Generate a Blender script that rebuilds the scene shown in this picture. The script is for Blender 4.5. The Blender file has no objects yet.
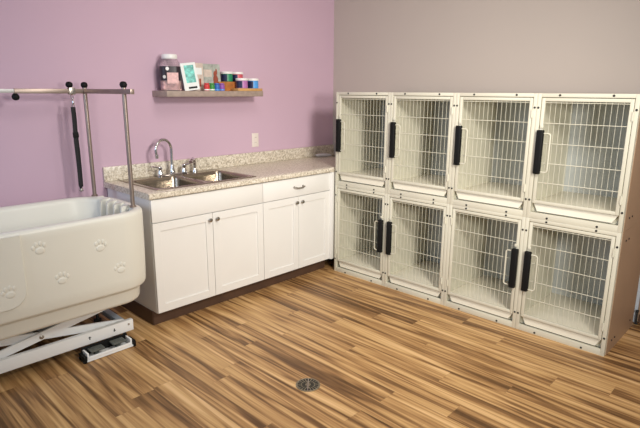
import bpy, bmesh, math, random
from mathutils import Vector, Matrix
random.seed(7)
C = bpy.context.scene
COL = C.collection
PI = math.pi

# ------------------------------------------------------------------ camera
cam_d = bpy.data.cameras.new('camera'); cam = bpy.data.objects.new('camera', cam_d); COL.objects.link(cam)
cam_d.sensor_width = 36.0; cam_d.lens = 520.19 / 640 * 36.0
cam_d.clip_start = 0.05
_r = Vector((0.69504902, -0.71894191, 0.00542027)); _u = Vector((0.16134169, 0.16331762, 0.97329143)); _f = Vector((0.70062523, 0.67561075, -0.22950905))
m = Matrix((_r, _u, -_f)).transposed().to_4x4(); m.translation = Vector((-3.91491553, -3.60117625, 1.53551709))
cam.matrix_world = m
C.camera = cam

# ------------------------------------------------------------------ world and light
w = bpy.data.worlds.new('world'); C.world = w; w.use_nodes = True
w.node_tree.nodes['Background'].inputs[0].default_value = (0.80, 0.88, 1.0, 1)
w.node_tree.nodes['Background'].inputs[1].default_value = 0.25

def area(name, loc, target, size, power, color):
    d = bpy.data.lights.new(name, 'AREA'); d.shape = 'RECTANGLE'; d.size, d.size_y = size
    d.energy = power; d.color = color
    o = bpy.data.objects.new(name, d); COL.objects.link(o); o.location = loc
    o.rotation_euler = (Vector(target) - Vector(loc)).to_track_quat('-Z', 'Y').to_euler()
    return o
area('ceiling_fixture_light', (-2.2, -3.5, 2.3), (-1.0, -0.6, 0.7), (0.35, 0.35), 21, (1.0, 0.95, 0.87)).data.spread = math.radians(105)
area('ceiling_fixture_light_mid', (-2.0, -2.0, 2.68), (-1.7, -1.9, 0), (1.2, 0.6), 15, (1.0, 0.94, 0.86))
area('rear_fill_light', (-3.0, -4.4, 1.65), (-0.7, -1.6, 0.9), (0.4, 0.4), 24, (1.0, 0.95, 0.86)).data.spread = math.radians(110)  # added low fill lamp behind the camera, brightens the cage interiors
area('window_light_left', (-5.0, -0.9, 1.9), (-0.8, -1.1, 0.6), (1.0, 1.2), 15, (0.60, 0.76, 1.0)).data.spread = math.radians(150)

C.view_settings.view_transform = 'Standard'
C.view_settings.look = 'None'
C.view_settings.exposure = 0.06
C.view_settings.gamma = 1.0
C.view_settings.use_curve_mapping = False

# ------------------------------------------------------------------ materials
class NT:
    def __init__(s, name):
        s.m = bpy.data.materials.new(name); s.m.use_nodes = True
        s.t = s.m.node_tree; s.b = s.t.nodes['Principled BSDF']
    def n(s, t, **k):
        x = s.t.nodes.new(t)
        for a, b in k.items(): setattr(x, a, b)
        return x
    def l(s, a, b): s.t.links.new(a, b)
    def math(s, op, a, b=None):
        x = s.n('ShaderNodeMath', operation=op)
        for i, v in enumerate((a, b)):
            if v is None: continue
            if isinstance(v, (int, float)): x.inputs[i].default_value = v
            else: s.l(v, x.inputs[i])
        return x.outputs[0]

def mat(name, col, rough=0.5, metal=0.0, var=0.04, scale=6.0, bump=0.0, bscale=200, spec=0.5, alpha=None, transmission=0.0):
    t = NT(name); b = t.b
    tc = t.n('ShaderNodeTexCoord'); nz = t.n('ShaderNodeTexNoise'); nz.inputs['Scale'].default_value = scale; nz.inputs['Detail'].default_value = 4
    t.l(tc.outputs['Object'], nz.inputs['Vector'])
    r = t.n('ShaderNodeValToRGB')
    r.color_ramp.elements[0].position = 0.3; r.color_ramp.elements[1].position = 0.7
    r.color_ramp.elements[0].color = tuple(c * (1 - var) for c in col) + (1,)
    r.color_ramp.elements[1].color = tuple(min(1, c * (1 + var)) for c in col) + (1,)
    t.l(nz.outputs['Fac'], r.inputs['Fac']); t.l(r.outputs['Color'], b.inputs['Base Color'])
    b.inputs['Roughness'].default_value = rough; b.inputs['Metallic'].default_value = metal
    b.inputs['Specular IOR Level'].default_value = spec
    if transmission: b.inputs['Transmission Weight'].default_value = transmission
    if bump:
        n2 = t.n('ShaderNodeTexNoise'); n2.inputs['Scale'].default_value = bscale
        t.l(tc.outputs['Object'], n2.inputs['Vector'])
        bp = t.n('ShaderNodeBump'); bp.inputs['Strength'].default_value = bump; bp.inputs['Distance'].default_value = 0.002
        t.l(n2.outputs['Fac'], bp.inputs['Height']); t.l(bp.outputs['Normal'], b.inputs['Normal'])
    return t.m

M = {}
M['purple'] = mat('lilac_wall_paint', (0.61, 0.435, 0.54), 0.75, var=0.015, scale=1.5, bump=0.15, bscale=260, spec=0.25)
M['grey'] = mat('greige_wall_paint', (0.50, 0.44, 0.40), 0.75, var=0.015, scale=1.5, bump=0.15, bscale=260, spec=0.25)
M['ceiling'] = mat('ceiling_paint', (0.8, 0.78, 0.74), 0.9, var=0.01)
M['cab'] = mat('white_cabinet_paint', (0.81, 0.80, 0.775), 0.35, var=0.01)
M['kick'] = mat('brown_vinyl_base', (0.085, 0.045, 0.028), 0.5, var=0.12, scale=12)
M['cage'] = mat('cream_powder_coat', (0.635, 0.61, 0.50), 0.35, var=0.015)
M['cage_wall'] = mat('cream_cage_panel', (0.66, 0.635, 0.51), 0.5, var=0.03)
M['cage_back'] = mat('grey_cage_back_panel', (0.50, 0.53, 0.53), 0.45, var=0.03)
M['cage_tray'] = mat('cream_plastic_cage_tray', (0.76, 0.72, 0.60), 0.35, var=0.03, scale=3)
M['side'] = mat('shade_toned_panel', (0.36, 0.235, 0.15), 0.45, var=0.06, scale=4)  # tan stands in for a cream cage side in shade
M['black'] = mat('black_plastic', (0.006, 0.006, 0.006), 0.6, var=0.1, spec=0.2)
M['rubber'] = mat('black_rubber', (0.02, 0.02, 0.02), 0.75, var=0.1)
M['screw'] = mat('dark_screw_head', (0.015, 0.014, 0.012), 0.6, metal=0.0, var=0.1)
M['chrome'] = mat('chrome', (0.72, 0.72, 0.73), 0.12, metal=1.0, var=0.02)
M['nickel'] = mat('brushed_nickel', (0.42, 0.39, 0.35), 0.3, metal=1.0, var=0.05, scale=30)
M['steel'] = mat('brushed_stainless', (0.36, 0.31, 0.25), 0.25, metal=1.0, var=0.08, scale=14)
M['bar'] = mat('stainless_tube', (0.36, 0.29, 0.25), 0.42, metal=0.9, var=0.08, scale=14)
M['barlight'] = mat('bright_zinc_tube', (0.70, 0.72, 0.72), 0.4, metal=0.6, var=0.05)
M['tub'] = mat('ivory_polyethylene', (0.75, 0.74, 0.665), 0.38, var=0.02, scale=2.5, bump=0.05, bscale=60)
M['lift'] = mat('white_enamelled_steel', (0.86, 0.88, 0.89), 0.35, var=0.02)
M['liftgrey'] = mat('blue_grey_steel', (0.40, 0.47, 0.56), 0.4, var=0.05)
M['pedal'] = mat('ribbed_rubber_pedal', (0.10, 0.11, 0.10), 0.5, var=0.2, scale=60)
M['shelf'] = mat('grey_brown_wood_shelf', (0.36, 0.28, 0.235), 0.55, var=0.15, scale=30)
M['white'] = mat('white_plastic', (0.85, 0.84, 0.82), 0.35, var=0.01)
M['almond'] = mat('almond_plastic', (0.80, 0.72, 0.66), 0.4, var=0.01)
M['dark'] = mat('dark_slot', (0.01, 0.01, 0.01), 0.8, var=0.1)
M['label_black'] = mat('black_label', (0.02, 0.012, 0.02), 0.4, var=0.1)
M['label_pink'] = mat('pink_label', (0.75, 0.47, 0.45), 0.5, var=0.15, scale=60)
M['orangewood'] = mat('orange_stained_wood', (0.42, 0.15, 0.035), 0.45, var=0.3, scale=25)
M['yellowwood'] = mat('honey_wood', (0.58, 0.33, 0.12), 0.45, var=0.15, scale=25)
M['red'] = mat('red_plastic', (0.62, 0.05, 0.05), 0.4); M['green'] = mat('green_plastic', (0.05, 0.30, 0.06), 0.4)
M['blue'] = mat('blue_plastic', (0.04, 0.15, 0.5), 0.4); M['violet'] = mat('violet_plastic', (0.30, 0.10, 0.42), 0.4)
M['navy'] = mat('navy_label', (0.015, 0.02, 0.07), 0.4); M['teal'] = mat('teal_green_label', (0.02, 0.25, 0.12), 0.4)
M['pinkred'] = mat('rose_label', (0.6, 0.10, 0.13), 0.4); M['lilac'] = mat('lilac_label', (0.45, 0.17, 0.42), 0.4); M['sky'] = mat('sky_blue_label', (0.08, 0.33, 0.75), 0.4)
M['cover'] = mat('white_book_cover', (0.82, 0.86, 0.86), 0.3, var=0.02)
M['coverside'] = mat('pale_blue_spine', (0.45, 0.55, 0.66), 0.4, var=0.03)
M['cyan'] = mat('turquoise_print', (0.16, 0.55, 0.50), 0.4, var=0.5, scale=45)
M['beigecard'] = mat('beige_card', (0.62, 0.52, 0.45), 0.6, var=0.12, scale=40)
M['greycard'] = mat('grey_green_card', (0.38, 0.40, 0.36), 0.6, var=0.3, scale=35)
M['rust'] = mat('rust_brown_print', (0.30, 0.06, 0.03), 0.6, var=0.2, scale=40)
M['casing'] = mat('blue_lit_white_casing', (0.62, 0.68, 0.76), 0.45)  # white casing with the cool daylight tint put into its colour
M['tandoor'] = mat('tan_door_veneer', (0.42, 0.27, 0.17), 0.5, var=0.1, scale=3)
M['drain'] = mat('bronze_drain_metal', (0.20, 0.165, 0.11), 0.5, metal=0.2, var=0.2, scale=80)
M['nylon'] = mat('black_nylon_webbing', (0.008, 0.008, 0.01), 0.75, var=0.2, scale=80)
M['silver'] = mat('silver_grey_plastic', (0.55, 0.55, 0.55), 0.35, var=0.03)

def clear_plastic():
    t = NT('clear_jar_plastic'); b = t.b
    b.inputs['Base Color'].default_value = (0.93, 0.86, 0.87, 1); b.inputs['Roughness'].default_value = 0.08
    b.inputs['Transmission Weight'].default_value = 0.9; b.inputs['IOR'].default_value = 1.15
    return t.m
M['clear'] = clear_plastic()

def floor_mat():
    t = NT('wood_plank_floor'); W_, L_ = 0.125, 1.22
    tc = t.n('ShaderNodeTexCoord'); sp = t.n('ShaderNodeSeparateXYZ'); t.l(tc.outputs['Object'], sp.inputs[0])
    x, y = sp.outputs[0], sp.outputs[1]
    xi = t.math('FLOOR', t.math('DIVIDE', x, W_))
    wn = t.n('ShaderNodeTexWhiteNoise', noise_dimensions='1D'); t.l(xi, wn.inputs['W'])
    yo = t.math('ADD', t.math('DIVIDE', y, L_), wn.outputs['Value'])
    yi = t.math('FLOOR', yo)
    cb = t.n('ShaderNodeCombineXYZ'); t.l(xi, cb.inputs[0]); t.l(yi, cb.inputs[1])
    w2 = t.n('ShaderNodeTexWhiteNoise', noise_dimensions='3D'); t.l(cb.outputs[0], w2.inputs['Vector'])
    rnd = w2.outputs['Value']
    # streaks along the plank, shifted per plank
    def streak(sx, sy, det, dist, k):
        c = t.n('ShaderNodeCombineXYZ')
        t.l(t.math('ADD', t.math('MULTIPLY', x, sx), t.math('MULTIPLY', rnd, 37.0 + k)), c.inputs[0])
        t.l(t.math('ADD', t.math('MULTIPLY', y, sy), t.math('MULTIPLY', rnd, 91.0 + k)), c.inputs[1])
        n = t.n('ShaderNodeTexNoise'); n.inputs['Scale'].default_value = 1.0; n.inputs['Detail'].default_value = det
        n.inputs['Roughness'].default_value = 0.6; n.inputs['Distortion'].default_value = dist
        t.l(c.outputs[0], n.inputs['Vector']); return n.outputs['Fac']
    a = streak(18.0, 0.8, 2.0, 1.1, 0); b = streak(48.0, 1.4, 3.0, 0.6, 11); c = streak(190.0, 4.0, 2.0, 0.0, 23)
    s = t.math('ADD', t.math('MULTIPLY', a, 0.76), t.math('ADD', t.math('MULTIPLY', b, 0.20), t.math('MULTIPLY', c, 0.08)))
    s = t.math('ADD', s, t.math('MULTIPLY', t.math('SUBTRACT', rnd, 0.5), 0.07))
    r = t.n('ShaderNodeValToRGB'); e = r.color_ramp.elements
    e[0].position = 0.37; e[0].color = (0.105, 0.050, 0.017, 1)
    e[1].position = 0.68; e[1].color = (0.70, 0.455, 0.225, 1)
    q = e.new(0.45); q.color = (0.22, 0.112, 0.042, 1)
    q = e.new(0.52); q.color = (0.40, 0.222, 0.088, 1)
    q = e.new(0.60); q.color = (0.56, 0.345, 0.145, 1)
    t.l(s, r.inputs['Fac'])
    # seams
    fx = t.math('FRACT', t.math('DIVIDE', x, W_)); fy = t.math('FRACT', yo)
    ex = t.math('MINIMUM', fx, t.math('SUBTRACT', 1.0, fx)); ey = t.math('MINIMUM', fy, t.math('SUBTRACT', 1.0, fy))
    seam = t.math('MAXIMUM', t.math('LESS_THAN', ex, 0.008), t.math('LESS_THAN', ey, 0.0012))
    mx = t.n('ShaderNodeMix', data_type='RGBA'); t.l(t.math('MULTIPLY', seam, 0.25), mx.inputs['Factor'])
    t.l(r.outputs['Color'], mx.inputs[6]); mx.inputs[7].default_value = (0.14, 0.065, 0.03, 1)
    t.l(mx.outputs[2], t.b.inputs['Base Color'])
    t.b.inputs['Roughness'].default_value = 0.42; t.b.inputs['Specular IOR Level'].default_value = 0.4
    bp = t.n('ShaderNodeBump'); bp.inputs['Strength'].default_value = 0.12; bp.inputs['Distance'].default_value = 0.001
    t.l(b, bp.inputs['Height']); t.l(bp.outputs['Normal'], t.b.inputs['Normal'])
    return t.m
M['floor'] = floor_mat()

def granite():
    t = NT('speckled_laminate_counter')
    tc = t.n('ShaderNodeTexCoord')
    def nz(s, d):
        n = t.n('ShaderNodeTexNoise'); n.inputs['Scale'].default_value = s; n.inputs['Detail'].default_value = d
        n.inputs['Roughness'].default_value = 0.7; t.l(tc.outputs['Object'], n.inputs['Vector']); return n.outputs['Fac']
    r = t.n('ShaderNodeValToRGB'); e = r.color_ramp.elements
    e[0].position = 0.33; e[0].color = (0.26, 0.22, 0.17, 1); e[1].position = 0.62; e[1].color = (0.84, 0.80, 0.71, 1)
    q = e.new(0.42); q.color = (0.48, 0.42, 0.33, 1)
    q = e.new(0.50); q.color = (0.66, 0.59, 0.47, 1); q = e.new(0.57); q.color = (0.76, 0.70, 0.60, 1)
    t.l(nz(75, 5), r.inputs['Fac']); t.l(r.outputs['Color'], t.b.inputs['Base Color'])
    t.b.inputs['Roughness'].default_value = 0.3
    return t.m
M['counter'] = granite()

# ------------------------------------------------------------------ mesh helpers
def box(bm, a, b, bev=0.0, seg=2, mi=0):
    x0, y0, z0 = (min(a[i], b[i]) for i in range(3)); x1, y1, z1 = (max(a[i], b[i]) for i in range(3))
    r = bmesh.ops.create_cube(bm, size=1.0)
    vs = r['verts']
    for v in vs:
        v.co = Vector((x0 + (v.co.x + .5) * (x1 - x0), y0 + (v.co.y + .5) * (y1 - y0), z0 + (v.co.z + .5) * (z1 - z0)))
    fs = set(f for v in vs for f in v.link_faces)
    for f in fs: f.material_index = mi
    if bev > 0:
        es = list(set(e for v in vs for e in v.link_edges))
        bmesh.ops.bevel(bm, geom=es, offset=bev, segments=seg, affect='EDGES', profile=0.5, material=mi)
def tube(bm, pts, r, n=10, closed=False, mi=0, flat=None):
    pts = [Vector(p) for p in pts]; N = len(pts); rings = []
    up = None
    for i, p in enumerate(pts):
        if closed: d = pts[(i + 1) % N] - pts[i - 1]
        elif i == 0: d = pts[1] - pts[0]
        elif i == N - 1: d = pts[-1] - pts[-2]
        else: d = (pts[i + 1] - pts[i]).normalized() + (pts[i] - pts[i - 1]).normalized()
        d.normalize()
        if up is None:
            up = Vector((0, 0, 1)) if abs(d.z) < 0.9 else Vector((1, 0, 0))
            if flat is not None: up = Vector(flat)
        s = d.cross(up).normalized(); up = s.cross(d).normalized()
        rr = r[i] if isinstance(r, (list, tuple)) else r
        ra, rb = rr if isinstance(rr, tuple) else (rr, rr)
        rings.append([bm.verts.new(p + s * math.cos(2 * PI * k / n) * ra + up * math.sin(2 * PI * k / n) * rb) for k in range(n)])
    m_ = N if closed else N - 1
    for i in range(m_):
        A, B = rings[i], rings[(i + 1) % N]
        for k in range(n):
            f = bm.faces.new((A[k], A[(k + 1) % n], B[(k + 1) % n], B[k])); f.material_index = mi
    if not closed:
        f = bm.faces.new(rings[0][::-1]); f.material_index = mi
        f = bm.faces.new(rings[-1]); f.material_index = mi
def lathe(bm, prof, c=(0, 0, 0), axis='z', n=20, mi=0):
    c = Vector(c); rings = []
    for r, h in prof:
        ring = []
        for k in range(n):
            a = 2 * PI * k / n; u, v = math.cos(a) * r, math.sin(a) * r
            p = {'z': (u, v, h), 'y': (u, -h, v), 'x': (-h, u, v)}[axis]
            ring.append(bm.verts.new(c + Vector(p)))
        rings.append(ring)
    for A, B in zip(rings, rings[1:]):
        for k in range(n):
            f = bm.faces.new((A[k], A[(k + 1) % n], B[(k + 1) % n], B[k])); f.material_index = mi
    f = bm.faces.new(rings[0][::-1]); f.material_index = mi
    f = bm.faces.new(rings[-1]); f.material_index = mi
def rrect(x0, y0, x1, y1, r, o=0.0, n=6, radii=None):
    """rounded rectangle points, inset o; radii = (x1y1, x0y1, x0y0, x1y0)"""
    R = radii or (r,) * 4; pts = []
    x0 += o; y0 += o; x1 -= o; y1 -= o
    for i, (cx, cy, a0) in enumerate(((x1, y1, 0), (x0, y1, 90), (x0, y0, 180), (x1, y0, 270))):
        q = max(R[i] - o, 0.004)
        sx = -1 if cx == x1 else 1; sy = -1 if cy == y1 else 1
        for k in range(n + 1):
            a = math.radians(a0 + 90 * k / n)
            pts.append((cx + sx * q + q * math.cos(a), cy + sy * q + q * math.sin(a)))
    return pts
def loft(bm, rings, cap0=True, cap1=True, mi=0):
    vr = [[bm.verts.new(p) for p in R] for R in rings]; n = len(vr[0])
    for A, B in zip(vr, vr[1:]):
        for k in range(n):
            f = bm.faces.new((A[k], A[(k + 1) % n], B[(k + 1) % n], B[k])); f.material_index = mi
    if cap0: bm.faces.new(vr[0][::-1]).material_index = mi
    if cap1: bm.faces.new(vr[-1]).material_index = mi
def obj(name, bm, mats, parent=None, smooth=35, fix=True):
    if fix: bmesh.ops.recalc_face_normals(bm, faces=bm.faces[:])
    me = bpy.data.meshes.new(name); bm.to_mesh(me); bm.free()
    for k in (mats if isinstance(mats, (list, tuple)) else [mats]): me.materials.append(M[k])
    if smooth:
        for p in me.polygons: p.use_smooth = True
        me.set_sharp_from_angle(angle=math.radians(smooth))
    o = bpy.data.objects.new(name, me); COL.objects.link(o)
    if parent is not None:
        o.parent = parent
        if parent.type == 'EMPTY': pass
    return o
def B(): return bmesh.new()
def qbox(name, a, b, mt, parent=None, bev=0.0):
    bm = B(); box(bm, a, b, bev); return obj(name, bm, mt, parent)
def struct(o): o['kind'] = 'structure'; return o
def thing(name, label, cat, loc=(0, 0, 0), rz=0, group=None):
    o = bpy.data.objects.new(name, None); COL.objects.link(o); o.location = loc; o.rotation_euler = (0, 0, rz)
    o.empty_display_size = 0.1
    return tag(o, label, cat, group)
def tag(o, label, cat, group=None):
    o['label'] = label; o['category'] = cat
    if group: o['group'] = group
    return o

# ------------------------------------------------------------------ the setting
X0, Y0, H = -5.2, -4.9, 2.74
struct(qbox('floor', (X0, Y0, -0.1), (0.1, 0.1, 0), 'floor'))
struct(qbox('ceiling', (X0, Y0, H), (0.1, 0.1, H + 0.1), 'ceiling'))
struct(qbox('wall_back', (X0, 0, 0), (0.1, 0.1, H), 'purple'))
struct(qbox('wall_right', (0, Y0, 0), (0.1, 0, H), 'grey'))
struct(qbox('trim_1', (-0.022, -2.868, 0), (0, -2.80, 2.08), 'casing', bev=0.003))
d = struct(qbox('door_1', (-0.018, -3.75, 0.012), (0, -2.870, 2.04), 'tandoor'))
struct(qbox('baseboard_right', (-0.012, -4.85, 0), (0, -3.76, 0.1), 'kick'))
t = thing('door_stop', 'black rubber stop on the floor at the white door casing behind the cages', 'door stop', (-0.045, -2.872, 0))
bm = B(); box(bm, (-0.024, -3.74, 0.013), (-0.0185, -2.880, 0.065)); obj('door_sweep', bm, 'kick', d)
bm = B(); lathe(bm, [(0.013, 0), (0.013, 0.006), (0.006, 0.008), (0.006, 0.085), (0.010, 0.088), (0.010, 0.10)], n=12); obj('post', bm, 'rubber', t)

# ------------------------------------------------------------------ pet cages
D, L, CW, CH = 0.684, 0.673, 0.5465, 0.7659
DEPTH = 0.59
def make_cage(idx, y, z, latch_left, label):
    # local frame: x from front (0) to back (+DEPTH), y runs from 0 (left in view) to -CW, z up
    t = thing('pet_cage', label, 'cage', (-D, y, z), 0, 'stacked pet cages')
    g = 0.0006
    # enclosure shell
    bm = B()
    box(bm, (0.012, -g, 0), (DEPTH, -0.010, CH - g)); box(bm, (0.012, -CW + g, 0), (DEPTH, -CW + 0.010, CH - g))
    box(bm, (0.012, -0.010, CH - 0.012), (DEPTH, -CW + 0.010, CH - g))
    obj('side_panels', bm, 'cage_wall', t)
    obj('back_panel', (lambda b: (box(b, (DEPTH - 0.012, -0.0102, 0.012), (DEPTH - 0.002, -CW + 0.0102, CH - 0.0125)), b)[1])(B()), 'cage_back', t)
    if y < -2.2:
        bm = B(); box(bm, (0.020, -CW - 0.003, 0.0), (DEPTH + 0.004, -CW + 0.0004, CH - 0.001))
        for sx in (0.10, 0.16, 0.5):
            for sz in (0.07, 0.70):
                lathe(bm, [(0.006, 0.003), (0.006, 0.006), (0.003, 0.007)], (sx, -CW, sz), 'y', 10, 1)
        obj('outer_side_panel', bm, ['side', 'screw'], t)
    # floor tray with raised lip
    bm = B(); box(bm, (0.02, -0.0105, 0.082), (DEPTH - 0.012, -CW + 0.0105, 0.092), 0.002)
    # sloping front lip seen under the door
    a0, a1 = -0.046, -CW + 0.046
    b0, b1 = -0.060, -CW + 0.060
    vs = [bm.verts.new(p) for p in ((0.010, a0 + .014, 0.093), (0.010, a1 - .014, 0.093), (0.002, b1, 0.046), (0.002, b0, 0.046),
                                     (0.024, a0 + .014, 0.093), (0.024, a1 - .014, 0.093), (0.016, b1, 0.046), (0.016, b0, 0.046))]
    for q in ((0, 1, 2, 3), (7, 6, 5, 4), (0, 4, 5, 1), (1, 5, 6, 2), (2, 6, 7, 3), (3, 7, 4, 0)): bm.faces.new([vs[i] for i in q])
    obj('floor_tray', bm, 'cage_tray', t)
    bm = B(); box(bm, (0.026, -0.012, 0.036), (0.030, -CW + 0.012, 0.081)); obj('kick_panel', bm, 'cage_wall', t)
    # face frame
    bm = B(); S = 0.023
    box(bm, (-0.012, -g, 0), (0.012, -S, CH - g), 0.0015); box(bm, (-0.012, -CW + g, 0), (0.012, -CW + S, CH - g), 0.0015)
    box(bm, (-0.0115, -S + .001, CH - 0.023), (0.0115, -CW + S - .001, CH - g), 0.0012)
    box(bm, (-0.0115, -S + .001, 0), (0.0115, -CW + S - .001, 0.038), 0.0012)
    obj('face_frame', bm, 'cage', t)
    for (sy, sz) in ((-0.13, CH - 0.011), (-CW + 0.13, CH - 0.011), (-0.13, 0.013), (-CW + 0.13, 0.013),
                     (-0.011, 0.115), (-0.011, CH - 0.085), (-CW + 0.011, 0.115), (-CW + 0.011, CH - 0.085)):
        bm = B(); lathe(bm, [(0.0066, 0.0118), (0.0066, 0.0140), (0.0045, 0.0160)], (0, sy, sz), 'x', 12); obj('screw', bm, 'screw', t)
    # door
    dy0, dy1, dz0, dz1 = -0.027, -CW + 0.027, 0.096, CH - 0.027
    F = 0.020
    bm = B()
    box(bm, (-0.010, dy0, dz0), (0.010, dy0 - F, dz1), 0.003); box(bm, (-0.010, dy1, dz0), (0.010, dy1 + F, dz1), 0.003)
    box(bm, (-0.0095, dy0 - F + .002, dz1 - F), (0.0095, dy1 + F - .002, dz1), 0.003); box(bm, (-0.0095, dy0 - F + .002, dz0), (0.0095, dy1 + F - .002, dz0 + F), 0.003)
    door = obj('door', bm, 'cage', t)
    bm = B(); n = 15; y0_, y1_ = dy0 - F, dy1 + F
    for k in range(1, n):
        yy = y0_ + (y1_ - y0_) * k / n
        tube(bm, [(0.003, yy, dz0 + F - .006), (0.003, yy, dz1 - F + .006)], 0.0012, 6)
    for k in range(6):
        zz = dz1 - F - 0.008 - 0.1205 * k
        if zz < dz0 + F: continue
        tube(bm, [(-0.002, y0_ + .005, zz), (-0.002, y1_ - .005, zz)], 0.0021, 6)
    obj('wire_grille', bm, 'cage', door)
    sgn = 1 if latch_left else -1
    ly = -0.043 if latch_left else -CW + 0.043
    bm = B(); box(bm, (-0.040, ly - 0.020, 0.283), (-0.012, ly + 0.020, 0.550), 0.006, 3)
    box(bm, (-0.041, ly - 0.003, 0.295), (-0.039, ly + 0.003, 0.538))
    obj('latch_handle', bm, 'black', door)
    e1 = ly - sgn * 0.022; e2 = ly - sgn * 0.060; pts = []
    za, zb, r = 0.296, 0.530, 0.014
    pts.append((-0.020, e1 + sgn * 0.01, zb))
    for k in range(5):
        a = PI / 2 * k / 4; pts.append((-0.020, e2 + sgn * (r - r * math.sin(a)), zb - r + r * math.cos(a)))
    for k in range(5):
        a = PI / 2 * k / 4; pts.append((-0.020, e2 + sgn * (r - r * math.cos(a)), za + r - r * math.sin(a)))
    pts.append((-0.020, e1 + sgn * 0.01, za))
    bm = B(); tube(bm, pts, 0.0042, 8); obj('wire_loop', bm, 'cage', door)
    hy = -CW + 0.025 if latch_left else -0.025
    for hz in (0.16, 0.62):
        bm = B(); lathe(bm, [(0.0055, 0), (0.0055, 0.05)], (-0.014, hy, hz), 'z', 10); box(bm, (-0.0135, hy - 0.009, hz + .006), (-0.011, hy + 0.009, hz + 0.044))
        obj('hinge', bm, 'cage', door)
    # small catch block at the latch side
    bm = B(); box(bm, (-0.018, ly - 0.010, 0.560), (-0.0105, ly + 0.010, 0.580), 0.002); obj('latch_bracket', bm, 'cage', door)
    return t
row = ['end cage beside the countertop', 'second from the white cabinets', 'third from the white cabinets', 'end cage by the shade-toned outer side panel']
for i in range(4):
    y = -L - i * CW
    make_cage(i, y, CH, True, 'cream wire-door pet cage in the upper row, ' + row[i])
    make_cage(i, y, 0.0, i % 2 == 1, 'cream wire-door pet cage standing on the floor, ' + row[i])

# ------------------------------------------------------------------ base cabinets
A = 2.360; FY = -0.63; BODY = -0.61
def shaker(x0, x1, z0, z1, parent, name='door'):
    bm = B(); s = 0.055; y1 = BODY - 0.0005; yb = BODY - 0.012; y0 = FY
    box(bm, (x0, yb, z0), (x1, y1, z1))
    box(bm, (x0, y0, z0), (x0 + s, yb, z1), 0.0015, 1); box(bm, (x1 - s, y0, z0), (x1, yb, z1), 0.0015, 1)
    box(bm, (x0 + s - .0015, y0, z1 - s), (x1 - s + .0015, yb, z1), 0.0015, 1); box(bm, (x0 + s - .0015, y0, z0), (x1 - s + .0015, yb, z0 + s), 0.0015, 1)
    return obj(name, bm, 'cab', parent)
def knob(x, z, parent):
    bm = B(); lathe(bm, [(0.005, 0), (0.005, 0.012), (0.013, 0.017), (0.0145, 0.022), (0.012, 0.027), (0.005, 0.029)], (x, FY + .0005, z), 'y', 16)
    o = obj('knob', bm, 'nickel', parent); return o
def cabinet(x0, x1, label, drawer):
    t = thing('base_cabinet', label, 'cabinet', (0, 0, 0))
    bm = B()
    box(bm, (x0, BODY, 0.10), (x0 + .018, -0.02, 0.868)); box(bm, (x1 - .018, BODY, 0.10), (x1, -0.02, 0.868))
    box(bm, (x0 + .018, BODY, 0.10), (x1 - .018, -0.02, 0.118)); box(bm, (x0 + .018, -0.03, 0.118), (x1 - .018, -0.02, 0.868))
    box(bm, (x0 + .018, BODY, 0.83), (x1 - .018, BODY + .02, 0.868)); box(bm, (x0 + .018, BODY, 0.695), (x1 - .018, BODY + .02, 0.725))
    box(bm, (x0 + .0, BODY + 0.055, 0.0), (x1, -0.03, 0.0995))
    obj('body', bm, 'cab', t)
    g = 0.0015; mid = (x0 + x1) / 2
    bm = B(); box(bm, (x0 + g, FY, 0.716), (x1 - g, BODY - .0005, 0.864), 0.002)
    dr = obj('drawer' if drawer else 'false_drawer_front', bm, 'cab', t)
    if drawer:
        bm = B(); z = 0.792
        tube(bm, [(mid - 0.048, FY, z), (mid - 0.048, FY - .022, z), (mid - 0.03, FY - .028, z - .004), (mid, FY - .030, z - .006), (mid + 0.03, FY - .028, z - .004), (mid + 0.048, FY - .022, z), (mid + 0.048, FY, z)], 0.0055, 8)
        lathe(bm, [(0.010, 0), (0.008, 0.004)], (mid - .048, FY, z), 'y', 12); lathe(bm, [(0.010, 0), (0.008, 0.004)], (mid + .048, FY, z), 'y', 12)
        obj('drawer_pull', bm, 'nickel', dr)
    d1 = shaker(x0 + g, mid - g, 0.103, 0.711, t); knob(mid - 0.030, 0.668, d1)
    d2 = shaker(mid + g, x1 - g, 0.103, 0.711, t); knob(mid + 0.030, 0.668, d2)
    return t
cabinet(-A, -1.4525, 'white shaker base cabinet under the stainless sink, two doors and plain top panel', False)
cabinet(-1.4515, -0.7115, 'white shaker base cabinet with a drawer, next to the cages', True)
tag(qbox('filler_panel', (-0.7110, FY - 0.016, 0.10), (-0.6550, -0.03, 0.868), 'cab', bev=0.0015), 'narrow white filler panel closing the gap between cabinet and cages', 'panel')
struct(qbox('trim_2', (-A - 0.003, BODY + 0.050, 0), (-0.697, BODY + 0.0545, 0.0985), 'kick'))
struct(qbox('trim_3', (-A - 0.006, BODY + 0.050, 0), (-A - 0.0005, -0.001, 0.0985), 'kick'))

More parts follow.
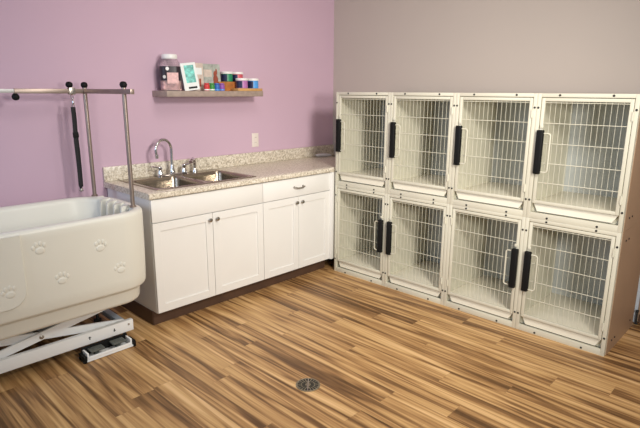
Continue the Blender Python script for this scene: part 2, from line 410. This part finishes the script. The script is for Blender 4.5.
# countertop with cutout for the sink
SX0, SX1, SY0, SY1 = -2.285, -1.475, -0.585, -0.055
t = thing('countertop', 'speckled beige laminate countertop with backsplash over the white cabinets', 'countertop')
bm = B(); CX0 = -A - 0.015; z0, z1 = 0.870, 0.910
hx0, hx1, hy0, hy1 = SX0 + .012, SX1 - .012, SY0 + .012, SY1 - .012
box(bm, (CX0, hy0, z0), (hx0, -0.001, z1)); box(bm, (hx1, hy0, z0), (-0.70, -0.001, z1)); box(bm, (hx0, hy1, z0), (hx1, -0.001, z1))
box(bm, (-0.70, -0.645, z0), (-0.0015, -0.001, z1))
prof = [(hy0, z1), (-0.632, z1), (-0.641, z1 - .004), (-0.645, z1 - .012), (-0.645, z0 + .008), (-0.641, z0 + .002), (-0.635, z0), (hy0, z0)]
loft(bm, [[(CX0, a, b) for a, b in prof], [(-0.70, a, b) for a, b in prof]])
obj('worktop', bm, 'counter', t, 30)
bm = B(); box(bm, (CX0, -0.021, z1 + .0002), (-0.0015, -0.001, 1.012), 0.004); obj('backsplash', bm, 'counter', t)

# sink
t = thing('kitchen_sink', 'double-bowl stainless steel sink set in the countertop', 'sink', (0, 0, 0))
bm = B(); ym = -0.155; zt = 0.916
bowls = [(SX0 + .030, SY0 + .030, -1.893, ym), (-1.867, SY0 + .030, SX1 - .030, ym)]
# deck: rim frame around the bowls
box(bm, (SX0, SY0, z1), (SX1, bowls[0][1], zt), 0.002); box(bm, (SX0, ym, z1), (SX1, SY1, zt), 0.002)
box(bm, (SX0, bowls[0][1] - .002, z1), (bowls[0][0], ym + .002, zt - .0002)); box(bm, (bowls[1][2], bowls[0][1] - .002, z1), (SX1, ym + .002, zt - .0002))
box(bm, (bowls[0][2], bowls[0][1] - .002, z1 - .004), (bowls[1][0], ym + .002, zt - .0004))
deck = obj('sink_deck', bm, 'steel', t)
for k, (a, b, c, d_) in enumerate(bowls):
    bm = B()
    R_ = [(0.0, zt + .0004), (0.004, zt - .004), (0.010, zt - .03), (0.018, zt - .15), (0.035, zt - .17), (0.08, zt - .178)]
    loft(bm, [[(x, y, z) for x, y in rrect(a, b, c, d_, 0.05, o)] for o, z in R_], cap0=False)
    bmesh.ops.recalc_face_normals(bm, faces=bm.faces[:]); bmesh.ops.reverse_faces(bm, faces=bm.faces[:])
    bo = obj('bowl', bm, 'steel', t, 60, fix=False)
    # corner fill between the square deck opening and the round bowl mouth
    bm = B(); pts = rrect(a, b, c, d_, 0.05, 0); q = 7
    for ci, (cx, cy) in enumerate(((c, d_), (a, d_), (a, b), (c, b))):
        seg = pts[ci * q:(ci + 1) * q]
        v0 = bm.verts.new((cx, cy, zt - .0003)); vs = [bm.verts.new((x, y, zt - .0003)) for x, y in seg]
        for u_, v_ in zip(vs, vs[1:]): bm.faces.new((v0, u_, v_))
    obj('corner_web', bm, 'steel', bo)
    bm = B(); lathe(bm, [(0.045, 0), (0.045, 0.003), (0.035, 0.004), (0.03, 0.001)], ((a + c) / 2, (b + d_) / 2, zt - .178), n=20); obj('strainer', bm, 'chrome', bo)

# faucet set
FXX, FYY = -1.893, -0.105
t = thing('faucet', 'chrome gooseneck faucet with two lever handles on the sink deck', 'faucet', (FXX, FYY, zt))
bm = B(); loft(bm, [[(x, y, z) for x, y in rrect(-0.125, -0.028, 0.125, 0.028, 0.027, o)] for o, z in ((0, 0), (0, .008), (.006, .014))]); obj('base_plate', bm, 'chrome', t)
bm = B(); lathe(bm, [(0.021, 0.012), (0.021, 0.03), (0.016, 0.045), (0.013, 0.075), (0.0115, 0.08)], n=18)
dx, dy = Vector((-0.97, -0.25)).normalized(); pts = [(0, 0, 0.07), (0, 0, 0.14)]; R_ = 0.075; hz = 0.195
for k in range(13):
    a = PI * (1 - k / 12 * 1.08); q = R_ + R_ * math.cos(a); pts.append((dx * q, dy * q, hz + R_ * math.sin(a)))
ex, ey, ez = pts[-1]; pts.append((ex - dx * .004, ey - dy * .004, ez - 0.022))
tube(bm, pts, [0.0115] * 3 + [0.0105] * (len(pts) - 3), 12)
tube(bm, [(ex - dx * .003, ey - dy * .003, ez - .012), (ex - dx * .006, ey - dy * .006, ez - .036)], 0.0135, 12)
obj('spout', bm, 'chrome', t, 50)
for s in (-1, 1):
    bm = B(); lathe(bm, [(0.020, 0.012), (0.019, 0.03), (0.013, 0.040), (0.013, 0.052), (0.017, 0.058), (0.015, 0.070), (0.006, 0.074)], (s * 0.1, 0, 0), n=16)
    tube(bm, [(s * 0.1, 0, 0.064), (s * 0.125, -.004, 0.070), (s * 0.165, -.010, 0.080)], [0.007, 0.006, (0.009, 0.005)], 8)
    obj('lever_handle', bm, 'chrome', t, 50)
t = thing('side_sprayer', 'chrome pull-out side sprayer at the right of the faucet', 'sprayer', (-1.695, -0.10, zt))
bm = B(); lathe(bm, [(0.021, 0), (0.021, 0.006), (0.015, 0.022), (0.013, 0.030)], n=16); obj('holder', bm, 'chrome', t)
bm = B(); tube(bm, [(0, 0, 0.026), (0, 0, 0.075), (-.006, -.006, 0.098), (-.028, -.022, 0.108), (-.052, -.040, 0.100), (-.060, -.046, 0.088)], [0.010, 0.012, 0.014, 0.013, 0.014, 0.016], 12)
obj('spray_head', bm, 'chrome', t, 50)

# clipper lying on the far end of the counter
t = thing('hair_clipper', 'small silver handheld tool with a cord lying on the far end of the countertop', 'clipper', (-0.235, -0.10, 0.911), math.radians(-25))
bm = B(); tube(bm, [(-0.085, 0, .018), (-0.075, 0, .018), (-0.03, 0, .019), (0.03, 0, .018), (0.07, 0, .016), (0.08, 0, .015)], [(0.012, .008), (0.021, .014), (0.022, .017), (0.018, .016), (0.012, .012), (0.006, .006)], 12); obj('body', bm, 'silver', t)
bm = B(); box(bm, (-0.105, -0.018, 0.010), (-0.082, 0.018, 0.020), 0.002); obj('blade', bm, 'nickel', t)
bm = B(); tube(bm, [(0.078, 0, .015), (0.11, 0.01, .006), (0.14, -0.02, .0045), (0.17, -0.06, .0045), (0.14, -0.11, .0045), (0.10, -.12, .0045)], 0.0035, 8); obj('cord', bm, 'black', t)

# outlet
t = thing('wall_outlet', 'pale duplex outlet plate on the lilac wall above the backsplash', 'outlet', (-1.008, 0, 1.117))
bm = B(); box(bm, (-0.037, -0.006, -0.060), (0.037, -0.0005, 0.060), 0.0025); obj('cover_plate', bm, 'almond', t)
for s in (-1, 1):
    bm = B(); loft(bm, [[(x, y_, z + s * 0.021) for x, z in rrect(-0.016, -0.0145, 0.016, 0.0145, 0.008)] for y_ in (-0.005, -0.0085)])
    for q in (-1, 1): box(bm, (q * 0.006 - .001, -0.0090, s * .021 - .003), (q * 0.006 + .001, -0.0082, s * .021 + .006), mi=1)
    obj('receptacle', bm, ['almond', 'dark'], t)
bm = B(); lathe(bm, [(0.003, 0.0058), (0.003, 0.0070)], (0, 0, 0), 'y', 10); obj('screw', bm, 'almond', t)

# ------------------------------------------------------------------ wall shelf and its things
SHX0, SHX1, SHZ = -1.958, -1.078, 1.534
tag(qbox('wall_shelf', (SHX0, -0.208, 1.492), (SHX1, -0.001, SHZ), 'shelf', bev=0.002), 'grey-brown wooden floating shelf on the lilac wall above the sink', 'shelf')
Z = SHZ + 0.0005
t = thing('storage_jar', 'large clear plastic jar with white lid and black label on the shelf', 'jar', (-1.862, -0.105, Z), math.radians(-28)); t.scale = (1, 1, 1.09)
bm = B(); P_ = [(0.004, 0), (0, .01), (0, .16), (.006, .18), (.018, .195), (.022, .203)]
loft(bm, [[(x, y, z) for x, y in rrect(-0.072, -0.072, 0.072, 0.072, 0.045, o)] for o, z in P_])
obj('jar_body', bm, 'clear', t, 50)
bm = B(); loft(bm, [[(x, y, z) for x, y in rrect(-0.062, -0.062, 0.062, 0.062, 0.022, o)] for o, z in ((0, .004), (0, .055), (.012, .085))])
obj('contents', bm, 'label_pink', t, 50)
bm = B(); lathe(bm, [(0.053, .2035), (0.055, .206), (0.055, .228), (0.051, .233), (0.02, .235)], n=24); obj('lid', bm, 'white', t, 40)
bm = B(); loft(bm, [[(x, y, z) for x, y in rrect(-0.0735, -0.0735, 0.0735, 0.0735, 0.0455, 0)] for z in (.065, .155)])
box(bm, (-0.026, -0.0755, .045), (0.052, -0.073, .115), mi=1)
lathe(bm, [(0.012, 0.0735), (0.012, 0.0752)], (-0.022, 0, .140), 'y', 14, 2); lathe(bm, [(0.011, 0.0735), (0.011, 0.0752)], (-0.045, 0, .088), 'y', 14, 3)
obj('label_wrap', bm, ['label_black', 'label_pink', 'white', 'silver'], t, 40)

def slab(name, label, cat, loc, rz, tilt, w_, d_, h, mats, deco):
    t = thing(name, label, cat, loc, rz); t.rotation_euler = (tilt, 0, rz)
    bm = B(); box(bm, (-w_ / 2, -d_ / 2, 0), (w_ / 2, d_ / 2, h), 0.001, 1); obj('cover', bm, mats, t)
    bm = B()
    for (a, b, c, e, mi) in deco['boxes']: box(bm, (a, -d_ / 2 - .0012, b), (c, -d_ / 2 + .0005, e), mi=mi)
    obj('printed_front', bm, deco['mats'], t)
    return t
t = thing('paperback_book', 'upright white paperback with turquoise cover leaning on the shelf beside the jar', 'book', (-1.700, -0.128, Z + 0.003), math.radians(-12)); t.rotation_euler = (math.radians(-6), math.radians(-7), math.radians(-12))
bm = B(); box(bm, (-0.058, -0.0125, 0), (0.058, 0.0125, 0.200), 0.001, 1, 0); box(bm, (-0.0592, -0.0125, 0.001), (-0.0575, 0.0125, 0.199), mi=1); obj('cover', bm, ['cover', 'coverside'], t)
bm = B(); box(bm, (-0.034, -0.0138, 0.055), (0.040, -0.012, 0.182), mi=0); box(bm, (-0.026, -0.0138, 0.012), (0.040, -0.012, 0.026), mi=1); obj('printed_front', bm, ['cyan', 'dark'], t)
slab('leaflet_pack', 'narrow beige packet standing behind the turquoise book on the shelf', 'packet', (-1.606, -0.075, Z + .001), math.radians(-8), math.radians(-3), 0.085, 0.012, 0.205, 'beigecard', {'mats': ['cover', 'rust'], 'boxes': [(-.03, .12, .03, .17, 0), (0.005, .03, .02, .09, 1)]})
t = slab('picture_card', 'grey-green picture card with a rust brown figure standing at the back of the shelf', 'card', (-1.482, -0.080, Z + .001), math.radians(-6), math.radians(-5), 0.150, 0.006, 0.203, 'greycard', {'mats': ['beigecard'], 'boxes': [(-.068, .105, .0, .16, 0)]})
bm = B()
for (cx, cz, rx, rz_) in ((0.030, .085, .021, .038), (0.028, .125, .013, .026), (0.040, .145, .007, .024), (0.02, .05, .012, .03)):
    pts = [(cx + rx * math.cos(2 * PI * k / 14), cz + rz_ * math.sin(2 * PI * k / 14)) for k in range(14)]
    loft(bm, [[(x, -0.0030, z) for x, z in pts], [(x, -0.0050 - cx * .01, z) for x, z in pts]])
obj('printed_figure', bm, 'rust', t)
cols = [('red', 'red'), ('green', 'green'), ('blue', 'blue'), ('violet', 'purple')]
for k, (mk, cn) in enumerate(cols):
    t = thing('small_bottle', 'little %s bottle in front of the picture card on the shelf' % cn, 'bottle', (-1.592 + k * 0.046, -0.160, Z), 0, 'row of little coloured bottles')
    bm = B(); lathe(bm, [(0.020, 0), (0.0225, .004), (0.0225, .044), (0.020, .047), (0.009, .050)], n=16); obj('bottle_body', bm, mk, t)
    bm = B(); lathe(bm, [(0.019, .0495), (0.019, .056), (0.017, .058)], n=14); obj('cap', bm, mk, t)
    bm = B(); lathe(bm, [(0.0229, .004), (0.0229, .013)], n=16); obj('label_band', bm, 'white' if k < 2 else 'sky', t)
# stepped wooden riser
t = thing('display_riser', 'stepped orange wooden riser holding four white-lidded jars on the shelf', 'riser', (0, 0, Z))
bm = B(); box(bm, (-1.440, -0.105, 0), (-1.12, -0.006, 0.072), 0.002); obj('upper_step', bm, 'orangewood', t)
bm = B(); box(bm, (-1.330, -0.205, 0), (-1.082, -0.1055, 0.021), 0.002); obj('lower_step', bm, 'yellowwood', t)
jars = [(-1.325, -0.053, .0725, 'teal', 'green', 'back row'), (-1.222, -0.053, .0725, 'pinkred', 'rose red', 'back row'),
        (-1.255, -0.156, .0215, 'lilac', 'lilac', 'front row'), (-1.145, -0.156, .0215, 'sky', 'sky blue', 'front row')]
for x, y, z, mk, cn, rw in jars:
    t = thing('cream_jar', 'white-lidded jar with navy and %s label in the %s on the riser' % (cn, rw), 'jar', (x, y, Z + z), math.radians(-12), 'white-lidded jars on the riser')
    bm = B(); lathe(bm, [(0.044, 0), (0.047, .003), (0.047, .056), (0.044, .060)], n=28); obj('jar_body', bm, mk, t)
    bm = B(); lathe(bm, [(0.049, .0602), (0.050, .062), (0.050, .074), (0.047, .078), (0.02, .079)], n=28); obj('lid', bm, 'white', t)
    bm = B(); rr = 0.0478; N = 14; vs = []
    for zz in (0.003, 0.056):
        vs.append([bm.verts.new((rr * math.cos(math.radians(175 + 75 * k / N)), rr * math.sin(math.radians(175 + 75 * k / N)), zz)) for k in range(N + 1)])
        vs.append([bm.verts.new(((rr - .0016) * math.cos(math.radians(175 + 75 * k / N)), (rr - .0016) * math.sin(math.radians(175 + 75 * k / N)), zz)) for k in range(N + 1)])
    for k in range(N):
        bm.faces.new((vs[0][k], vs[0][k + 1], vs[2][k + 1], vs[2][k])); bm.faces.new((vs[1][k], vs[3][k], vs[3][k + 1], vs[1][k + 1]))
        bm.faces.new((vs[0][k], vs[1][k], vs[1][k + 1], vs[0][k + 1])); bm.faces.new((vs[2][k], vs[2][k + 1], vs[3][k + 1], vs[3][k]))
    obj('label_patch', bm, 'navy', t)

# ------------------------------------------------------------------ grooming tub on its scissor lift
TX0, TX1, TY0, TY1 = -3.98, -2.440, -0.825, -0.115
T = thing('grooming_tub', 'ivory dog grooming tub with paw prints on a white scissor lift', 'tub', (0, 0, 0))
RAD = (0.26, 0.26, 0.17, 0.20)
def ring(o, z, k=9): return [(x, y, z) for x, y in rrect(TX0, TY0, TX1, TY1, 0, o, k, RAD)]
P_ = [(.10, .294), (.066, .296), (.056, .303), (.050, .316), (.046, .378), (.043, .385), (.026, .391), (.014, .398), (.009, .410), (.006, .47), (.002, .62), (.0, .80), (.0, .832), (.003, .843), (.010, .851),
      (.022, .855), (.040, .855), (.052, .851), (.060, .842), (.064, .828), (.080, .68), (.098, .54), (.120, .50), (.170, .485)]
bm = B(); loft(bm, [ring(o, z) for o, z in P_]); obj('tub_shell', bm, 'tub', T, 50)
# front door panel and its seam
bm = B(); pp = [(-3.80, .842), (-3.80, .47), (-3.25, .47)]
q = [( -3.25 + .085 * math.sin(math.radians(a)), .555 - .085 * math.cos(math.radians(a))) for a in range(0, 91, 15)]
pp = [(-3.80, .840), (-3.80, .47)] + q + [(-3.165, .840)]
loft(bm, [[(x, TY0 + .02, z) for x, z in pp], [(x, TY0 - .004, z) for x, z in pp],
          [(x + (.004 if x < -3.7 else -.004), TY0 - .008, z - .001 if z > .8 else z + .003) for x, z in pp]])
pan = obj('door_panel', bm, 'tub', T, 30)
def paw(x, z, s, ang, parent, yf):
    bm = B(); ca, sa = math.cos(ang), math.sin(ang)
    for (px_, pz_, rx, rz_) in ((0, -.012, .021, .016), (-.026, .010, .008, .011), (-.010, .022, .008, .012), (.010, .022, .008, .012), (.026, .010, .008, .011)):
        cx = x + s * (px_ * ca - pz_ * sa); cz = z + s * (px_ * sa + pz_ * ca)
        rings = []
        for f_, dd in ((1.15, -.002), (1.05, .0010), (.8, .0020), (.35, .0024)):
            rings.append([(cx + s * f_ * rx * math.cos(2 * PI * k / 14), yf - dd, cz + s * f_ * rz_ * math.sin(2 * PI * k / 14)) for k in range(14)])
        loft(bm, rings)
    return obj('paw_print', bm, 'tub', parent, 60)
def yf(z): return TY0 + (0 if z > .62 else (.62 - z) / .15 * .008)
for x, z, a, pr_ in ((-3.085, .752, .15, T), (-2.990, .566, -.1, T), (-2.775, .700, -.2, T), (-2.672, .545, .25, T), (-3.245, .560, .3, pan)):
    paw(x, z, 1.05, a, pr_, yf(z) if pr_ is T else TY0 - .007)
# ribs at the right end of the rim
for k in range(5):
    y = -0.235 - 0.095 * k; xo = TX1 - 0.045
    bm = B(); loft(bm, [[(xo, y + s * .010, .8575), (xo - .05, y + s * .010, .8560), (xo - .064, y + s * .009, .846), (xo - .072, y + s * .008, .70), (xo - .030, y + s * .008, .70)] for s in (-1, 1)])
    obj('rim_rib', bm, 'tub', T, 30)
bm = B(); lathe(bm, [(0.03, .484), (0.03, .488), (0.02, .489)], (-3.2, -.45, 0), n=18); obj('tub_drain', bm, 'chrome', T)
# lift base
bm = B(); box(bm, (-3.85, -0.665, .070), (-2.552, -0.635, .142), 0.003); obj('base_rail', bm, 'lift', T)
bm = B(); box(bm, (-3.85, -0.235, .070), (-2.552, -0.205, .142), 0.003); obj('base_rail', bm, 'lift', T)
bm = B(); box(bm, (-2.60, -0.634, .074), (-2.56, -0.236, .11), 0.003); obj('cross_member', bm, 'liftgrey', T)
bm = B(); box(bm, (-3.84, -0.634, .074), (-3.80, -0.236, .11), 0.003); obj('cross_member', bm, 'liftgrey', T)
for x in (-3.80, -2.595):
    for y in (-0.62, -0.22):
        bm = B(); lathe(bm, [(0.026, 0), (0.026, .012), (0.010, .016), (0.010, .073)], (x, y, 0), n=14); obj('levelling_foot', bm, 'rubber', T)
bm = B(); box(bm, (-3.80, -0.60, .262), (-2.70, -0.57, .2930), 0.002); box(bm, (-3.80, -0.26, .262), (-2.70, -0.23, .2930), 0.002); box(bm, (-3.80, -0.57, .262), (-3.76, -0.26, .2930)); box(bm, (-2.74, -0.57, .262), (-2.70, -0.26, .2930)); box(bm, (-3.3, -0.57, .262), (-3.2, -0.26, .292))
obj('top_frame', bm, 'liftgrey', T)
def arm(xa, za, xb, zb, y, h=.045, mt='lift'):
    d_ = Vector((xb - xa, 0, zb - za)).normalized(); n_ = Vector((-d_.z, 0, d_.x)) * h / 2
    bm = B(); pa, pb = Vector((xa, 0, za)), Vector((xb, 0, zb)); pts = []
    for k in range(9):
        a = PI / 2 + PI * k / 8; pts.append(pa + d_ * math.cos(a) * h / 2 + n_ * math.sin(a))
    for k in range(9):
        a = -PI / 2 + PI * k / 8; pts.append(pb + d_ * math.cos(a) * h / 2 + n_ * math.sin(a))
    loft(bm, [[(p.x, yy, p.z) for p in pts] for yy in (y - .006, y + .006)])
    return obj('scissor_arm', bm, mt, T, 40)
XA, XB = -3.56, -2.66
arm(XA, .105, XB, .268, -0.622); arm(XA, .268, XB + .06, .115, -0.606)
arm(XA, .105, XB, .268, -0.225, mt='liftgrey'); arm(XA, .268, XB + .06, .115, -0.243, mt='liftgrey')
bm = B(); tube(bm, [(-3.07, -0.634, .190), (-3.07, -0.22, .190)], 0.012, 12); obj('pivot_pin', bm, 'nickel', T)
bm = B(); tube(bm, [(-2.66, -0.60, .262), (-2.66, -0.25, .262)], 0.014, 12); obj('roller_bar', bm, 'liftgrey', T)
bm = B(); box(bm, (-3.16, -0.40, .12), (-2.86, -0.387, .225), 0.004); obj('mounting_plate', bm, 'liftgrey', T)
bm = B(); tube(bm, [(-3.5, -0.43, .11), (-2.95, -0.43, .215)], 0.024, 14); tube(bm, [(-2.95, -0.43, .215), (-2.76, -0.43, .25)], 0.012, 12); obj('lift_cylinder', bm, 'rubber', T)
# foot pedal box
bm = B(); px0, px1, py0, py1 = -2.900, -2.585, -0.748, -0.667
box(bm, (px0, py0, .004), (px1, py1, .014), .001); box(bm, (px0 + .03, py0, .014), (px1 - .03, py0 + .008, .034), .002); 
box(bm, (px0 + .022, py0 + .004, .014), (px0 + .032, py1 - .009, .055), .001); box(bm, (px1 - .032, py0 + .004, .014), (px1 - .022, py1 - .009, .055), .001)
pb = obj('pedal_tray', bm, 'lift', T)
bm = B(); box(bm, (px0 + .019, py1 - .008, .0145), (px1 - .019, py1, .066), .001); obj('back_guard', bm, 'black', pb)
for x in (px0, px1 - .018):
    bm = B(); box(bm, (x, py0 - .004, .0), (x + .018, py1 - .003, .042), .004); obj('end_cap', bm, 'black', pb)
for x in (px0 + .050, px0 + .180):
    bm = B(); box(bm, (x, py0 + .012, .046), (x + .082, py1 - .010, .056), .003)
    for k in range(6): box(bm, (x + .008 + k * .012, py0 + .018, .0555), (x + .013 + k * .012, py1 - .018, .058))
    box(bm, (x + .030, py0 + .035, .014), (x + .050, py0 + .06, .047))
    obj('foot_pedal', bm, 'pedal', pb)
def arrow(x, up):
    bm = B(); s = 1 if up else -1; zc = .108
    pts = [(-.003, -s * .010), (.003, -s * .010), (.003, s * .002), (.010, s * .002), (0, s * .010), (-.010, s * .002), (-.003, s * .002)]
    loft(bm, [[(x + a, yy, zc + b) for a, b in pts] for yy in (-0.6648, -0.6662)]); obj('arrow_mark', bm, 'dark', T, 0)
arrow(px0 + .075, True); arrow(px0 + .225, False)
bm = B(); lathe(bm, [(0.006, 0.6648), (0.006, 0.668), (0.003, 0.669)], (-2.583, 0, .118), 'y', 12); obj('bolt', bm, 'nickel', T)
bm = B(); lathe(bm, [(0.010, 0.627), (0.010, 0.634), (0.005, 0.637)], (-3.07, 0, .190), 'y', 12); obj('bolt', bm, 'nickel', T)
# overhead restraint frame
PBk, PFr = (-2.518, -0.180), (-2.500, -0.676)
for (x, y) in (PBk, PFr):
    bm = B(); lathe(bm, [(0.020, .853), (0.020, .860), (0.0135, .864), (0.0125, .866)], (x, y, 0), n=16); tube(bm, [(x, y, .86), (x, y, 1.555)], 0.0125, 14); obj('pole', bm, 'bar', T)
    bm = B(); lathe(bm, [(0.008, 1.548), (0.014, 1.550), (0.019, 1.557), (0.021, 1.566), (0.019, 1.575), (0.014, 1.582), (0.006, 1.585)], (x, y, 0), n=16); obj('knob', bm, 'black', T)
bm = B(); box(bm, (-0.012, -0.345, 1.514), (0.012, 0.27, 1.542), .002); o = obj('cross_bar', bm, 'bar', T); o.location = (-2.509, -0.428, 0); o.rotation_euler = (0, 0, math.radians(2))
bm = B(); box(bm, (-2.925, -0.192, 1.514), (-2.520, -0.168, 1.542), .002); obj('long_bar', bm, 'bar', T)
bm = B(); box(bm, (-3.75, -0.189, 1.517), (-2.915, -0.171, 1.539), .002); obj('telescoping_bar', bm, 'barlight', T)
bm = B(); lathe(bm, [(0.006, 1.516), (0.014, 1.510), (0.019, 1.503), (0.021, 1.494), (0.019, 1.485), (0.014, 1.478), (0.006, 1.475)], (-2.918, -.18, 0), n=16); obj('knob', bm, 'black', T)

# leash hanging from the bar
LX, LY = -2.600, -0.180
t = thing('grooming_leash', 'black grooming loop hanging from the overhead bar of the tub', 'leash', (LX, LY, 0))
bm = B(); box(bm, (-0.018, -0.017, 1.508), (0.018, -0.0125, 1.549), .001); box(bm, (-0.018, 0.0125, 1.508), (0.018, 0.017, 1.549), .001); box(bm, (-0.018, -0.0165, 1.543), (0.018, 0.0165, 1.5495), .001)
obj('bar_clamp', bm, 'nickel', t)
bm = B(); lathe(bm, [(0.008, 1.549), (0.014, 1.552), (0.019, 1.558), (0.021, 1.567), (0.019, 1.576), (0.014, 1.583), (0.006, 1.586)], (-.010, 0, 0), n=16); obj('clamp_knob', bm, 'black', t)
bm = B(); tube(bm, [(0.009 * math.cos(a), 0, 1.494 + .013 * math.sin(a)) for a in [2 * PI * k / 14 for k in range(14)]], 0.0022, 8, closed=True)
tube(bm, [(0.004, 0, 1.484), (0.004, 0, 1.45), (0.009, 0, 1.44), (0.006, 0, 1.425), (-0.004, 0, 1.425), (-.006, 0, 1.44), (0.0, 0, 1.450)], 0.003, 8); lathe(bm, [(0.006, 1.446), (0.008, 1.45), (0.008, 1.47), (0.005, 1.475)], (0.003, 0, 0), n=12)
obj('snap_hook', bm, 'chrome', t)
bm = B(); fl = (0, 1, 0)
tube(bm, [(0, 0, 1.432), (0.001, 0, 1.35), (-0.002, 0, 1.22), (0.001, 0, 1.05), (0.0, 0, 0.93)], [(0.0145, 0.004)] * 5, 10, flat=fl)
tube(bm, [(0.004, 0.008, 1.25), (0.007, 0.009, 1.15), (0.006, 0.008, 1.02), (0.003, 0.004, 0.925)], [(0.0135, 0.004)] * 4, 10, flat=fl)
tube(bm, [(0.0, -.001, 0.94), (0.001, .003, 0.905), (0.004, .006, 0.94)], [(0.015, 0.004)] * 3, 10, flat=fl)
obj('strap', bm, 'nylon', t)
bm = B(); box(bm, (-0.015, -0.008, 1.24), (0.017, 0.014, 1.275), .004); obj('slider', bm, 'black', t)
bm = B(); lathe(bm, [(0.012, .896), (0.013, .900), (0.010, .912)], n=12); obj('ring_end', bm, 'nickel', t)

# ------------------------------------------------------------------ floor drain
t = thing('floor_drain', 'round bronze drain cover set in the middle of the wood floor', 'drain', (-2.150, -1.817, 0), math.radians(-47))
bm = B(); lathe(bm, [(0.066, 0.0005), (0.066, 0.0025), (0.064, 0.0035), (0.058, 0.0035), (0.057, 0.0022), (0.01, 0.0020)], n=40); obj('rim', bm, 'drain', t)
bm = B()
for k in range(20):
    a = 2 * PI * (k + .5) / 20
    if abs(math.cos(a)) < 0.12: continue
    for r0, r1 in ((0.015, 0.034), (0.038, 0.056)):
        if r0 < .02 and abs(math.cos(a)) < 0.4: continue
        q = Vector((math.cos(a), math.sin(a), 0)); n_ = Vector((-q.y, q.x, 0)); w0, w1 = r0 * .085, r1 * .095
        zz = Vector((0, 0, .0024)); z2 = Vector((0, 0, .0032))
        bs = [q * r0 - n_ * w0, q * r1 - n_ * w1, q * r1 + n_ * w1, q * r0 + n_ * w0]
        loft(bm, [[p_ + zz for p_ in bs], [p_ + z2 for p_ in bs]])
obj('slots', bm, 'dark', t, 0)
bm = B(); box(bm, (-.0025, -.055, .0020), (.0025, .055, .0042)); obj('centre_bar', bm, 'nickel', t)
